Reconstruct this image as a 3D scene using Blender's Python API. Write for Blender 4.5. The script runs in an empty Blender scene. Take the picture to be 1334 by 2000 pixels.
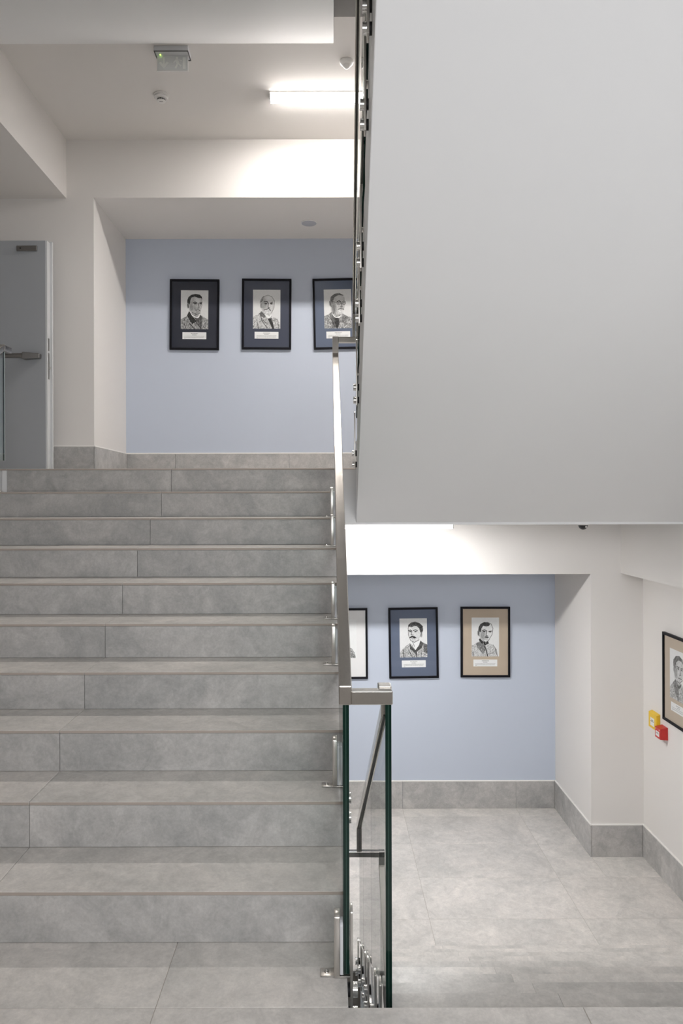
import bpy, bmesh, math, random
import numpy as np
from mathutils import Vector, Matrix

random.seed(7)
scene = bpy.context.scene
C = scene.collection

# ------------------------------------------------------------------ camera, light, exposure
F = 1415.6                      # focal length in pixels of the 1334 x 2000 frame
CAM_Z = 1.4226                  # eye height above the intermediate landing (landing floor is z = 0)
cd = bpy.data.cameras.new('camera')
cd.sensor_fit = 'VERTICAL'
cd.sensor_height = 36.0
cd.lens = F / 2000 * 36.0
cd.shift_x = 26 / 2000
cd.shift_y = -22 / 2000
cd.clip_start = 0.02
cam = bpy.data.objects.new('camera', cd)
C.objects.link(cam)
cam.location = (0, 0, CAM_Z)
cam.rotation_euler = (math.radians(90), math.radians(0.15), 0)
scene.camera = cam

world = bpy.data.worlds.new('sky')
scene.world = world
world.use_nodes = True
world.node_tree.nodes['Background'].inputs[0].default_value = (0.75, 0.86, 1.0, 1)
world.node_tree.nodes['Background'].inputs[1].default_value = 0.6

wl = bpy.data.lights.new('added_daylight', 'AREA')      # added area light, daylight for the unseen window behind the camera
wl.shape = 'RECTANGLE'; wl.size = 4.0; wl.size_y = 3.0
wl.energy = 262; wl.color = (0.985, 0.985, 1.0)
wlo = bpy.data.objects.new('added_daylight', wl); C.objects.link(wlo)
wlo.location = (1.2, -2.6, 1.9); wlo.rotation_euler = (math.radians(90), 0, 0)
LED_UP, LED_LOW, LED_FILL = 165.0, 146.0, 10.0             # emission of the LED battens; the landing one is added fill
LED_COL, LED_COL_LOW = (1.0, 0.95, 0.905), (1.0, 0.985, 0.97)

vs = scene.view_settings
vs.view_transform = 'Standard'; vs.look = 'None'; vs.gamma = 1.0; vs.use_curve_mapping = False
vs.exposure = 0.14
scene.cycles.max_bounces = 9; scene.cycles.diffuse_bounces = 4; scene.cycles.glossy_bounces = 4
scene.cycles.transparent_max_bounces = 12; scene.cycles.caustics_reflective = False; scene.cycles.caustics_refractive = False

# ------------------------------------------------------------------ levels and planes
UP, LOW = 1.65, -1.65
RISE, GO, Y1 = 0.165, 0.30, 2.334          # left flight: first riser at Y1
DW, DF = 7.237, 6.25                       # recess back wall, front plane of the wall
XL, XR = -4.6, 2.713                       # outer side walls
RXL, RXR = -2.016, 2.261                   # recess jambs
CEIL_UP, CEIL_LOW = 4.54, 1.255
HEAD_UP, HEAD_LOW = 4.04, 0.785
YB = -0.6                                  # wall behind the camera
YE = 2.035                                 # edge of the landing at the descending flight
LX0, LX1 = -2.232, 0.0533                  # left flight tiles

def xs(y):  return 0.189 + 0.0178 * (y - 4.77)      # well side of the flight overhead
def xr(y):  return 0.1755 + 0.010 * (y - 2.16)      # well side of the descending flight

# ------------------------------------------------------------------ material helpers
def srgb(r, g, b):
    f = lambda c: (c / 12.92 if c <= 0.04045 else ((c + 0.055) / 1.055) ** 2.4)
    return (f(r / 255), f(g / 255), f(b / 255), 1)

def new_mat(name):
    m = bpy.data.materials.new(name); m.use_nodes = True
    nt = m.node_tree
    return m, nt, nt.nodes['Principled BSDF']

def simple(name, col, rough=0.5, metal=0.0, spec=0.5, noise=0.0, scale=8.0, bump=0.0):
    m, nt, p = new_mat(name)
    p.inputs['Base Color'].default_value = col
    p.inputs['Roughness'].default_value = rough
    p.inputs['Metallic'].default_value = metal
    p.inputs['Specular IOR Level'].default_value = spec
    if noise or bump:
        tc = nt.nodes.new('ShaderNodeTexCoord')
        n = nt.nodes.new('ShaderNodeTexNoise'); n.inputs['Scale'].default_value = scale
        n.inputs['Detail'].default_value = 4
        nt.links.new(tc.outputs['Object'], n.inputs['Vector'])
        if noise:
            r = nt.nodes.new('ShaderNodeMix'); r.data_type = 'RGBA'
            a = tuple(c * (1 - noise) for c in col[:3]) + (1,)
            b = tuple(min(1, c * (1 + noise)) for c in col[:3]) + (1,)
            r.inputs[6].default_value = a; r.inputs[7].default_value = b
            nt.links.new(n.outputs['Fac'], r.inputs[0])
            nt.links.new(r.outputs[2], p.inputs['Base Color'])
        if bump:
            n2 = nt.nodes.new('ShaderNodeTexNoise'); n2.inputs['Scale'].default_value = 260
            nt.links.new(tc.outputs['Object'], n2.inputs['Vector'])
            bp = nt.nodes.new('ShaderNodeBump'); bp.inputs['Strength'].default_value = bump
            bp.inputs['Distance'].default_value = 0.002
            nt.links.new(n2.outputs['Fac'], bp.inputs['Height'])
            nt.links.new(bp.outputs['Normal'], p.inputs['Normal'])
    return m

def stone_mat(name, base, warm, rough=0.42, contrast=1.0):
    """concrete-look porcelain: broad clouds, fine mottling, a few scratches; every tile a different cut"""
    m, nt, p = new_mat(name)
    N, L = nt.nodes.new, nt.links.new
    tc = N('ShaderNodeTexCoord'); oi = N('ShaderNodeObjectInfo')
    off = N('ShaderNodeVectorMath'); off.operation = 'MULTIPLY_ADD'
    comb = N('ShaderNodeCombineXYZ')
    for k, f in enumerate((37.0, 53.0, 71.0)):
        mu = N('ShaderNodeMath'); mu.operation = 'MULTIPLY'; mu.inputs[1].default_value = f
        L(oi.outputs['Random'], mu.inputs[0]); L(mu.outputs[0], comb.inputs[k])
    add = N('ShaderNodeVectorMath'); add.operation = 'ADD'
    L(tc.outputs['Object'], add.inputs[0]); L(comb.outputs[0], add.inputs[1])
    def noise(scale, detail, rough_, dist=0.0):
        n = N('ShaderNodeTexNoise'); n.inputs['Scale'].default_value = scale
        n.inputs['Detail'].default_value = detail; n.inputs['Roughness'].default_value = rough_
        n.inputs['Distortion'].default_value = dist
        L(add.outputs[0], n.inputs['Vector']); return n
    n1 = noise(2.6, 7, 0.62, 0.8); n2 = noise(8.0, 10, 0.72, 1.6); n3 = noise(95.0, 3, 0.65); n5 = noise(26.0, 9, 0.75, 0.6)
    def rng(src, lo, hi, a, b):
        r = N('ShaderNodeMapRange'); r.inputs['From Min'].default_value = lo; r.inputs['From Max'].default_value = hi
        r.inputs['To Min'].default_value = a; r.inputs['To Max'].default_value = b
        L(src, r.inputs['Value']); return r.outputs[0]
    c = contrast
    v1 = rng(n1.outputs['Fac'], 0.36, 0.64, 1 - 0.13 * c, 1 + 0.11 * c)
    v2 = rng(n2.outputs['Fac'], 0.38, 0.66, 1 + 0.07 * c, 1 - 0.13 * c)
    v5 = rng(n5.outputs['Fac'], 0.40, 0.68, 1 - 0.05 * c, 1 + 0.13 * c)
    v3 = rng(n3.outputs['Fac'], 0.3, 0.7, 1 - 0.07 * c, 1 + 0.07 * c)
    v4 = rng(oi.outputs['Random'], 0.0, 1.0, 0.95, 1.05)
    def mul(a, b):
        q = N('ShaderNodeMath'); q.operation = 'MULTIPLY'; L(a, q.inputs[0]); L(b, q.inputs[1]); return q.outputs[0]
    val = mul(mul(mul(v1, v2), mul(v3, v4)), v5)
    mix = N('ShaderNodeMix'); mix.data_type = 'RGBA'
    mix.inputs[6].default_value = base; mix.inputs[7].default_value = warm
    L(rng(n1.outputs['Fac'], 0.35, 0.65, 0.0, 1.0), mix.inputs[0])
    sc = N('ShaderNodeVectorMath'); sc.operation = 'SCALE'
    L(mix.outputs[2], sc.inputs[0]); L(val, sc.inputs['Scale'])
    L(sc.outputs[0], p.inputs['Base Color'])
    L(rng(n2.outputs['Fac'], 0.3, 0.7, rough - 0.06, rough + 0.08), p.inputs['Roughness'])
    bp = N('ShaderNodeBump'); bp.inputs['Strength'].default_value = 0.12; bp.inputs['Distance'].default_value = 0.002
    L(n2.outputs['Fac'], bp.inputs['Height']); L(bp.outputs['Normal'], p.inputs['Normal'])
    return m

def steel_mat(name, col=(0.60, 0.575, 0.54, 1), rough=0.30):
    m, nt, p = new_mat(name)
    N, L = nt.nodes.new, nt.links.new
    p.inputs['Metallic'].default_value = 1.0
    tc = N('ShaderNodeTexCoord')
    mp = N('ShaderNodeMapping'); mp.inputs['Scale'].default_value = (30, 6, 30)
    n = N('ShaderNodeTexNoise'); n.inputs['Scale'].default_value = 6.0; n.inputs['Detail'].default_value = 5
    L(tc.outputs['Object'], mp.inputs['Vector']); L(mp.outputs[0], n.inputs['Vector'])
    r = N('ShaderNodeMapRange'); r.inputs['To Min'].default_value = rough - 0.05; r.inputs['To Max'].default_value = rough + 0.08
    L(n.outputs['Fac'], r.inputs['Value']); L(r.outputs[0], p.inputs['Roughness'])
    mx = N('ShaderNodeMix'); mx.data_type = 'RGBA'
    mx.inputs[6].default_value = tuple(c * 0.92 for c in col[:3]) + (1,); mx.inputs[7].default_value = tuple(min(1, c * 1.06) for c in col[:3]) + (1,)
    L(n.outputs['Fac'], mx.inputs[0]); L(mx.outputs[2], p.inputs['Base Color'])
    return m

def glass_mat(name, tint=(0.93, 0.975, 0.96, 1), f0=0.045):
    """clear sheet glass: straight-through transmission with a Schlick reflection"""
    m = bpy.data.materials.new(name); m.use_nodes = True
    nt = m.node_tree; nt.nodes.clear(); N, L = nt.nodes.new, nt.links.new
    out = N('ShaderNodeOutputMaterial'); mix = N('ShaderNodeMixShader')
    tr = N('ShaderNodeBsdfTransparent'); tr.inputs[0].default_value = tint
    gl = N('ShaderNodeBsdfGlossy'); gl.inputs['Roughness'].default_value = 0.0
    lw = N('ShaderNodeLayerWeight'); lw.inputs['Blend'].default_value = 0.5
    pw = N('ShaderNodeMath'); pw.operation = 'POWER'; pw.inputs[1].default_value = 5.0
    ma = N('ShaderNodeMath'); ma.operation = 'MULTIPLY_ADD'; ma.inputs[1].default_value = 1 - f0; ma.inputs[2].default_value = f0
    L(lw.outputs['Facing'], pw.inputs[0]); L(pw.outputs[0], ma.inputs[0]); L(ma.outputs[0], mix.inputs[0])
    L(tr.outputs[0], mix.inputs[1]); L(gl.outputs[0], mix.inputs[2]); L(mix.outputs[0], out.inputs[0])
    return m

def emit_mat(name, col, strength):
    m = bpy.data.materials.new(name); m.use_nodes = True
    nt = m.node_tree; nt.nodes.clear()
    e = nt.nodes.new('ShaderNodeEmission'); e.inputs[0].default_value = tuple(col[:3]) + (1,); e.inputs[1].default_value = strength
    o = nt.nodes.new('ShaderNodeOutputMaterial'); nt.links.new(e.outputs[0], o.inputs[0])
    return m

def print_mat(name):
    m, nt, p = new_mat(name)
    a = nt.nodes.new('ShaderNodeVertexColor'); a.layer_name = 'ink'
    nt.links.new(a.outputs['Color'], p.inputs['Base Color'])
    p.inputs['Roughness'].default_value = 0.7; p.inputs['Specular IOR Level'].default_value = 0.2
    return m

M = {}
M['plaster'] = simple('warm_white_paint', (0.77, 0.745, 0.72, 1), 0.72, spec=0.25, noise=0.012, scale=1.4, bump=0.03)
M['soffit'] = simple('white_paint', (0.84, 0.84, 0.84, 1), 0.75, spec=0.2, noise=0.01, scale=1.2, bump=0.02)
M['blue'] = simple('pale_blue_paint', (0.525, 0.575, 0.67, 1), 0.6, spec=0.3, noise=0.012, scale=1.3, bump=0.03)
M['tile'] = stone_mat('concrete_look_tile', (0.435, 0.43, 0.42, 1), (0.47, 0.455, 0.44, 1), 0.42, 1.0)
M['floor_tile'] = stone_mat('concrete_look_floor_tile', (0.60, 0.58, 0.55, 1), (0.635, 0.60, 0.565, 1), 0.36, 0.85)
M['tile_edge'] = simple('tile_body_edge', (0.42, 0.36, 0.315, 1), 0.7, noise=0.08)
M['grout'] = simple('grout', (0.40, 0.36, 0.315, 1), 0.85, noise=0.06)
M['cap'] = simple('white_sealant', (0.88, 0.86, 0.83, 1), 0.45)
M['steel'] = steel_mat('brushed_stainless_steel')
M['steel_dark'] = simple('slot_gasket', (0.03, 0.026, 0.022, 1), 0.6, noise=0.1)
M['steel_rail'] = steel_mat('satin_handrail_steel', (0.58, 0.555, 0.52, 1), 0.15)
M['steel_door'] = steel_mat('dull_door_steel', (0.30, 0.29, 0.28, 1), 0.35)
M['polished'] = steel_mat('polished_stainless_steel', (0.70, 0.69, 0.67, 1), 0.18)
M['rubber'] = simple('black_rubber', (0.012, 0.012, 0.013, 1), 0.6, noise=0.1)
M['glass'] = glass_mat('clear_glass')
M['glass_edge'] = simple('green_glass_edge', (0.0025, 0.018, 0.013, 1), 0.12, spec=0.35, noise=0.15, scale=3)
M['interlayer'] = simple('glass_interlayer', (0.03, 0.085, 0.062, 1), 0.3, noise=0.1)
M['painted_lit_edge'] = simple('painted_lit_glass_edge', (0.62, 0.74, 0.72, 1), 0.25, noise=0.03)  # lamplight on the glass edge, put into a pale colour
M['picture_glass'] = glass_mat('picture_glass', (1, 1, 1, 1), 0.02)
M['frame'] = simple('black_lacquer', (0.006, 0.006, 0.009, 1), 0.45, spec=0.15, noise=0.08)
M['white_plastic'] = simple('white_plastic', (0.80, 0.79, 0.77, 1), 0.4, noise=0.01)
M['grey_plastic'] = simple('light_grey_plastic', (0.66, 0.67, 0.69, 1), 0.4, noise=0.02)
M['grille'] = simple('bluish_grey_grille', (0.45, 0.46, 0.50, 1), 0.5, noise=0.03)
M['dark'] = simple('dark_plastic', (0.02, 0.02, 0.02, 1), 0.35, noise=0.1)
M['vent'] = simple('dark_grey_vent', (0.10, 0.10, 0.10, 1), 0.6, noise=0.1)
M['door'] = simple('grey_door_lacquer', (0.37, 0.385, 0.405, 1), 0.45, noise=0.015, scale=2)
M['door_edge'] = simple('pale_grey_door_edge', (0.62, 0.63, 0.64, 1), 0.4, noise=0.02)
M['sign_plate'] = simple('frosted_sign_plate', (0.72, 0.74, 0.73, 1), 0.25, noise=0.02)
M['sign_mark'] = simple('pale_sign_print', (0.84, 0.86, 0.83, 1), 0.4, noise=0.02)
M['indicator'] = emit_mat('green_indicator', (0.55, 1.0, 0.12), 3.0)
M['yellow'] = simple('yellow_plastic', (0.80, 0.52, 0.025, 1), 0.35, noise=0.03)
M['red'] = simple('red_plastic', (0.55, 0.025, 0.02, 1), 0.32, noise=0.03)
M['label'] = simple('white_label', (0.82, 0.82, 0.80, 1), 0.5, noise=0.02)
M['ink'] = simple('dark_ink', (0.06, 0.06, 0.07, 1), 0.6, noise=0.05)
M['print'] = print_mat('pencil_print')
M['mat_navy'] = simple('navy_mat_board', (0.018, 0.022, 0.038, 1), 0.75, noise=0.03)
M['mat_slate'] = simple('slate_mat_board', (0.048, 0.058, 0.092, 1), 0.75, noise=0.03)
M['mat_blue'] = simple('blue_grey_mat_board', (0.115, 0.145, 0.215, 1), 0.75, noise=0.03)
M['mat_beige'] = simple('beige_mat_board', (0.52, 0.43, 0.33, 1), 0.75, noise=0.03)
M['mat_white'] = simple('white_mat_board', (0.82, 0.82, 0.82, 1), 0.75, noise=0.01)
M['led_up'] = emit_mat('led_diffuser_upper', LED_COL, LED_UP)
M['led_low'] = emit_mat('led_diffuser_lower', LED_COL_LOW, LED_LOW)
M['led_land'] = emit_mat('led_fill_diffuser', LED_COL, LED_FILL)
for k_, v_ in (('up', LED_UP), ('low', LED_LOW), ('land', LED_FILL)):      # the flanks of the diffuser glow less than its face
    M['led_%s_side' % k_] = emit_mat('led_flank_%s' % k_, LED_COL_LOW if k_ == 'low' else LED_COL, v_ * 0.10)

# ------------------------------------------------------------------ mesh helpers
class MB:
    def __init__(self): self.v = []; self.f = []; self.mi = []
    def add(self, vs_, fs, mi=0):
        b = len(self.v); self.v += [tuple(p) for p in vs_]
        for f in fs: self.f.append(tuple(i + b for i in f)); self.mi.append(mi)
        return self
    def box(self, x0, x1, y0, y1, z0, z1, mi=0):
        return self.add([(x0, y0, z0), (x1, y0, z0), (x1, y1, z0), (x0, y1, z0), (x0, y0, z1), (x1, y0, z1), (x1, y1, z1), (x0, y1, z1)],
                        [(0, 3, 2, 1), (4, 5, 6, 7), (0, 1, 5, 4), (1, 2, 6, 5), (2, 3, 7, 6), (3, 0, 4, 7)], mi)
    def hexa(self, a, b, mi=0, caps=None):
        """two matching polygons a (start) and b (end) joined by side walls"""
        n = len(a); vs_ = list(a) + list(b)
        fs = [tuple(range(n - 1, -1, -1)), tuple(range(n, 2 * n))]
        fs += [(i, (i + 1) % n, n + (i + 1) % n, n + i) for i in range(n)]
        base = len(self.f); self.add(vs_, fs, mi)
        if caps is not None:
            self.mi[base] = caps; self.mi[base + 1] = caps
        return self
    def lathe(self, prof, axis='z', c=(0, 0, 0), n=28, mi=0):
        """prof: list of (radius, height)"""
        vs_ = []
        for r, h in prof:
            for k in range(n):
                t = 2 * math.pi * k / n; a, b = r * math.cos(t), r * math.sin(t)
                p = {'z': (a, b, h), 'x': (h, a, b), 'y': (a, h, b)}[axis]
                vs_.append((p[0] + c[0], p[1] + c[1], p[2] + c[2]))
        fs = []
        for i in range(len(prof) - 1):
            for k in range(n):
                fs.append((i * n + k, i * n + (k + 1) % n, (i + 1) * n + (k + 1) % n, (i + 1) * n + k))
        fs.append(tuple(range(n - 1, -1, -1))); m_ = (len(prof) - 1) * n
        fs.append(tuple(range(m_, m_ + n)))
        return self.add(vs_, fs, mi)
    def mesh(self, name, mats, bevel=0.0, smooth=False, seg=2):
        me = bpy.data.meshes.new(name); me.from_pydata(self.v, [], self.f)
        mats = mats if isinstance(mats, (list, tuple)) else [mats]
        for m in mats: me.materials.append(m)
        for p, i in zip(me.polygons, self.mi): p.material_index = i
        bm = bmesh.new(); bm.from_mesh(me)
        bmesh.ops.remove_doubles(bm, verts=bm.verts, dist=1e-6)
        bmesh.ops.recalc_face_normals(bm, faces=bm.faces)
        if bevel:
            es = [e for e in bm.edges if len(e.link_faces) == 2 and e.calc_face_angle(0) > 0.5]
            bmesh.ops.bevel(bm, geom=es, offset=bevel, segments=seg, affect='EDGES', profile=0.5, clamp_overlap=True)
        if smooth:
            for f in bm.faces: f.smooth = True
            for e in bm.edges:
                if len(e.link_faces) == 2 and e.calc_face_angle(0) > 0.7: e.smooth = False
        bm.to_mesh(me); bm.free()
        return me

def obj(name, me, parent=None, loc=(0, 0, 0), rotz=0.0):
    o = bpy.data.objects.new(name, me); C.objects.link(o)
    o.location = loc; o.rotation_euler = (0, 0, rotz)
    if parent is not None: o.parent = parent
    return o

def tag(o, label, cat, group=None):
    o['label'] = label; o['category'] = cat
    if group: o['group'] = group
    return o

def struct(o, label=None):
    o['kind'] = 'structure'
    if label: o['label'] = label
    return o

def thing(name, label, cat, loc=(0, 0, 0), rotz=0.0, group=None):
    return tag(obj(name, None, None, loc, rotz), label, cat, group)

def B(name, mats, parent, x0, x1, y0, y1, z0, z1, bevel=0.0):
    """box part with its origin at the box centre"""
    c = ((x0 + x1) / 2, (y0 + y1) / 2, (z0 + z1) / 2)
    m = MB().box(x0 - c[0], x1 - c[0], y0 - c[1], y1 - c[1], z0 - c[2], z1 - c[2])
    return obj(name, m.mesh(name, mats, bevel), parent, c)

def wallbox(name, mats, x0, x1, y0, y1, z0, z1, label=None, parent=None):
    o = obj(name, MB().box(x0, x1, y0, y1, z0, z1).mesh(name, mats), parent)
    return struct(o, label) if parent is None else o

# ------------------------------------------------------------------ the shell
WT = 0.25
wallbox('wall_right', M['plaster'], XR, XR + WT, YB, DF + .02, -3.6, 5.2, 'warm white painted wall on the right of the stairwell')
wallbox('wall_left', M['plaster'], XL - WT, XL, YB, DF + .02, -3.6, 5.2, 'warm white painted wall beyond the left flight')
# wall behind the camera, with an opening for the added window
wf = MB()
wf.box(XL - WT, XR + WT, YB - WT, YB, -3.6, 0.95); wf.box(XL - WT, XR + WT, YB - WT, YB, 2.55, 5.2)
wf.box(XL - WT, -0.65, YB - WT, YB, 0.95, 2.55); wf.box(2.65, XR + WT, YB - WT, YB, 0.95, 2.55)
struct(obj('wall_front', wf.mesh('wall_front', M['plaster'])), 'white wall with the added window behind the landing')
win = struct(obj('added_window', None), 'wide unseen window added for daylight behind the landing')  # unseen window, added to bring in light from the camera side
win.location = (1.0, YB - 0.12, 1.75)
fr = MB()
for (a, b, c_, d) in ((-1.65, 1.65, -.8, -.74), (-1.65, 1.65, .74, .8), (-1.65, -1.59, -.74, .74), (1.59, 1.65, -.74, .74), (-.03, .03, -.74, .74)):
    fr.box(a, b, -.03, .03, c_, d)
obj('window_frame', fr.mesh('window_frame', M['white_plastic'], 0.004), win)
for s in (-1, 1):
    obj('pane', MB().box(-.78, .78, -.006, .006, -.74, .74).mesh('pane', M['picture_glass']), win, (s * .81, 0, 0))

def storey(z_floor, ceil, head, tag_):
    """front wall plane with the portrait recess; header, piers, recess walls and soffit"""
    z1 = ceil + 0.05
    up = tag_ == 'upper'
    wb = MB().box(RXL, RXR, DW, DW + .2, z_floor - .3, head + .05)
    struct(obj('wall_back', wb.mesh('wall_back', M['blue'])), 'pale blue painted back wall of the %s portrait recess' % tag_)
    pl = MB().box(XL, RXL, DF, DW + .2, z_floor - .3, z1)
    struct(obj('wall_pier_left', pl.mesh('wall_pier', M['plaster'])), 'warm white wall left of the %s recess' % tag_)
    pr = MB().box(RXR, XR + WT, DF, DW + .2, z_floor - .3, z1)
    struct(obj('wall_pier_right', pr.mesh('wall_pier', M['plaster'])), 'warm white pier right of the %s recess' % tag_)
    hd = MB().box(RXL, RXR, DF, DW + .2, head, z1)
    struct(obj('wall_header', hd.mesh('wall_header', M['plaster'])), 'warm white header over the %s recess' % tag_)
storey(UP, CEIL_UP, HEAD_UP, 'upper')
storey(LOW, CEIL_LOW, HEAD_LOW, 'lower')

# slabs
YF = 5.0                                   # well edge of the upper floor slab
struct(obj('ceiling', MB().box(XL, .0454, 4.94, DF, CEIL_UP, CEIL_UP + .3).box(.0454, XR, 4.67, DF, CEIL_UP, CEIL_UP + .3).mesh('ceiling', M['plaster'])), 'warm white ceiling of the upper lobby')
up_floor = MB().box(XL, LX1 + .0, Y1 + 9 * GO + .04, DF, CEIL_LOW, UP - .012)
up_floor.box(LX1, XR, YF, DF, CEIL_LOW, UP - .012)
up_floor.box(RXL, RXR, DF, DW, CEIL_LOW + .1, UP - .012)
floor_up = struct(obj('floor', up_floor.mesh('floor', M['soffit'])), 'upper lobby floor slab with its white painted edge')
lf = MB().box(XL, XR, 4.735 + .012, DF, LOW - .384, LOW - .0015).box(RXL, RXR, DF, DW, LOW - .3, LOW - .0015)
floor_low = struct(obj('floor', lf.mesh('floor', M['grout'])), 'pale grey tiled floor of the lower lobby')
ld = MB().box(XL, LX1, YB, Y1 + .012, -.384, -.012).box(LX1, XR, YB, YE - .012, -.384, -.012)
floor_land = struct(obj('floor', ld.mesh('floor', M['soffit'])), 'grey tiled intermediate landing in the foreground')
obj('grout_bed', MB().box(XL, LX1 - .004, YB, Y1, -.013, -.0015).box(LX1 - .004, XR, YB, YE - .004, -.013, -.0015).mesh('grout_bed', M['grout']), floor_land)
wallbox('floor', M['soffit'], XL, XR, YB, 4.8, -3.5, -3.3, 'lowest landing at the bottom of the stairwell')
# ceiling over the landing (underside of the next landing) 
wallbox('ceiling', M['soffit'], XL, XR, YB, YE, 2.902, 3.3, 'white underside of the next landing above')
wallbox('ceiling', M['soffit'], XL, XR, YB, 4.9, 5.2, 5.4, 'white ceiling closing the top of the stairwell')
# downstand beams
wallbox('trim_1', M['plaster'], XL, -2.25, 4.4, DF, 4.034, CEIL_UP, 'warm white downstand beam along the upper left ceiling')
wallbox('trim_2', M['plaster'], 2.521, XR, 4.4, DF, 0.791, CEIL_LOW, 'warm white downstand beam above the right lower wall')

# ------------------------------------------------------------------ tiles
J = 0.0009                                 # half joint
tile_cache = {}
def tile(parent, x0, x1, y0, y1, z0, z1, mat='tile', bev=0.0012, front_edge=False, name='tile', J=J):
    dx, dy, dz = (x1 - x0) - 2 * J, (y1 - y0) - 2 * J, z1 - z0
    key = (round(dx, 4), round(dy, 4), round(dz, 4), mat, front_edge)
    if key not in tile_cache:
        m = MB().box(-dx / 2, dx / 2, -dy / 2, dy / 2, -dz / 2, dz / 2)
        me = m.mesh(name, [M[mat], M['tile_edge']], bev, seg=1)
        if front_edge:
            for p in me.polygons:
                if p.normal.y < -0.9: p.material_index = 1
        tile_cache[key] = me
    return obj(name, tile_cache[key], parent, ((x0 + x1) / 2, (y0 + y1) / 2, (z0 + z1) / 2))

TH = 0.012
# landing floor
for (ya, yb) in ((Y1 - .299, Y1 + .010), (1.435, Y1 - .299), (.835, 1.435), (.235, .835), (YB, .235)):
    for (xa, xb) in ((XL, -2.89), (-2.89, -1.69), (-1.69, -.489), (-.489, .711), (.711, 1.911), (1.911, XR)):
        if ya > 2.0:
            if xa > .05: continue
            xb = min(xb, LX1)
        tile(floor_land, xa, xb, ya, yb, -TH, 0, 'floor_tile')
# lower floor
for (ya, yb) in ((4.735, 5.32), (5.32, 5.902), (5.902, 6.482), (6.482, 7.05), (7.05, DW)):
    for (xa, xb) in ((XL, -1.59), (-1.59, -.43), (-.43, .735), (.735, 1.866), (1.866, XR)):
        if yb > DF + .1:
            a, b = max(xa, RXL), min(xb, RXR)
            if b - a < .05: continue
            if ya < DF:                                    # the row that passes under the wall line
                tile(floor_low, a, b, ya, yb, LOW - TH, LOW, 'floor_tile')
                if xb > RXR: tile(floor_low, RXR, XR, ya, DF, LOW - TH, LOW, 'floor_tile')
                continue
            tile(floor_low, a, b, ya, yb, LOW - TH, LOW, 'floor_tile')
        else:
            tile(floor_low, xa, xb, ya, yb, LOW - TH, LOW, 'floor_tile')
# upper floor
yt = Y1 + 9 * GO
for (ya, yb) in ((yt, 5.62), (5.62, DF), (DF, 6.85), (6.85, DW)):
    for (xa, xb) in ((XL, LX0), (LX0, -1.09), (-1.09, LX1), (LX1, 1.2), (1.2, XR)):
        if ya >= DF: xa, xb = max(xa, RXL), min(xb, RXR)
        if xb - xa < .05: continue
        tile(floor_up, xa, xb, ya, yb, UP - TH, UP, 'floor_tile', front_edge=(ya == yt))

# baseboards
def baseboard(name, label, runs, z, h):
    root = struct(obj(name, None), label)
    for (ax, x0, x1, y0, y1) in runs:
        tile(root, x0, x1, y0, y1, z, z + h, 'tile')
        B('sealant_line', M['cap'], root, x0, x1, y0, y1, z + h, z + h + .011, 0.002)
    return root
BT = 0.012
baseboard('baseboard_upper', 'grey tiled skirting around the upper recess',
    [('x', RXL + BT, -1.523, DW - BT, DW), ('x', -1.523, -.389, DW - BT, DW), ('x', -.389, .74, DW - BT, DW), ('x', .74, RXR - BT, DW - BT, DW),
     ('y', RXL, RXL + BT, DF - BT, DW), ('x', -2.62, RXL, DF - BT, DF), ('x', XL, -2.62, DF - BT, DF)], UP, 0.243)
baseboard('baseboard_lower', 'grey tiled skirting around the lower recess and right wall',
    [('x', RXL, -.40, DW - BT, DW), ('x', -.40, .734, DW - BT, DW), ('x', .734, 1.866, DW - BT, DW), ('x', 1.866, RXR - BT, DW - BT, DW),
     ('y', RXR - BT, RXR, DF - BT, DW), ('x', RXR, XR - BT, DF - BT, DF), ('y', XR - BT, XR, 5.90, DF), ('y', XR - BT, XR, 4.74, 5.90)], LOW, 0.270)

# ------------------------------------------------------------------ stair flights
# left flight, rising away from the landing
lfl = thing('stair_flight', 'grey tiled stair flight rising away on the left', 'stairs', (0, 0, 0))
prof = [(Y1 + .012, -.30)]
for i in range(10):
    prof.append((Y1 + .012 + GO * i, RISE * (i + 1) - .012))
    if i < 9: prof.append((Y1 + .012 + GO * (i + 1), RISE * (i + 1) - .012))
prof += [(Y1 + 9 * GO + .02, RISE * 10 - .40), (Y1 + .3, -.30)]
prof.insert(1, (Y1 + .012, 0.0))
obj('body', MB().hexa([(-2.27, y, z) for y, z in prof], [(LX1, y, z) for y, z in prof]).mesh('body', M['soffit']), lfl)
for i in range(10):
    y = Y1 + GO * i; z = RISE * i
    for (xa, xb) in ((LX0, -1.09), (-1.09, LX1)):
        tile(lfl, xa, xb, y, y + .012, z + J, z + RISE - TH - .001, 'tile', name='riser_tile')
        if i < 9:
            tile(lfl, xa, xb, y - .001, y + GO + .010, z + RISE - TH, z + RISE, 'floor_tile', front_edge=True, name='tread_tile')

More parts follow.
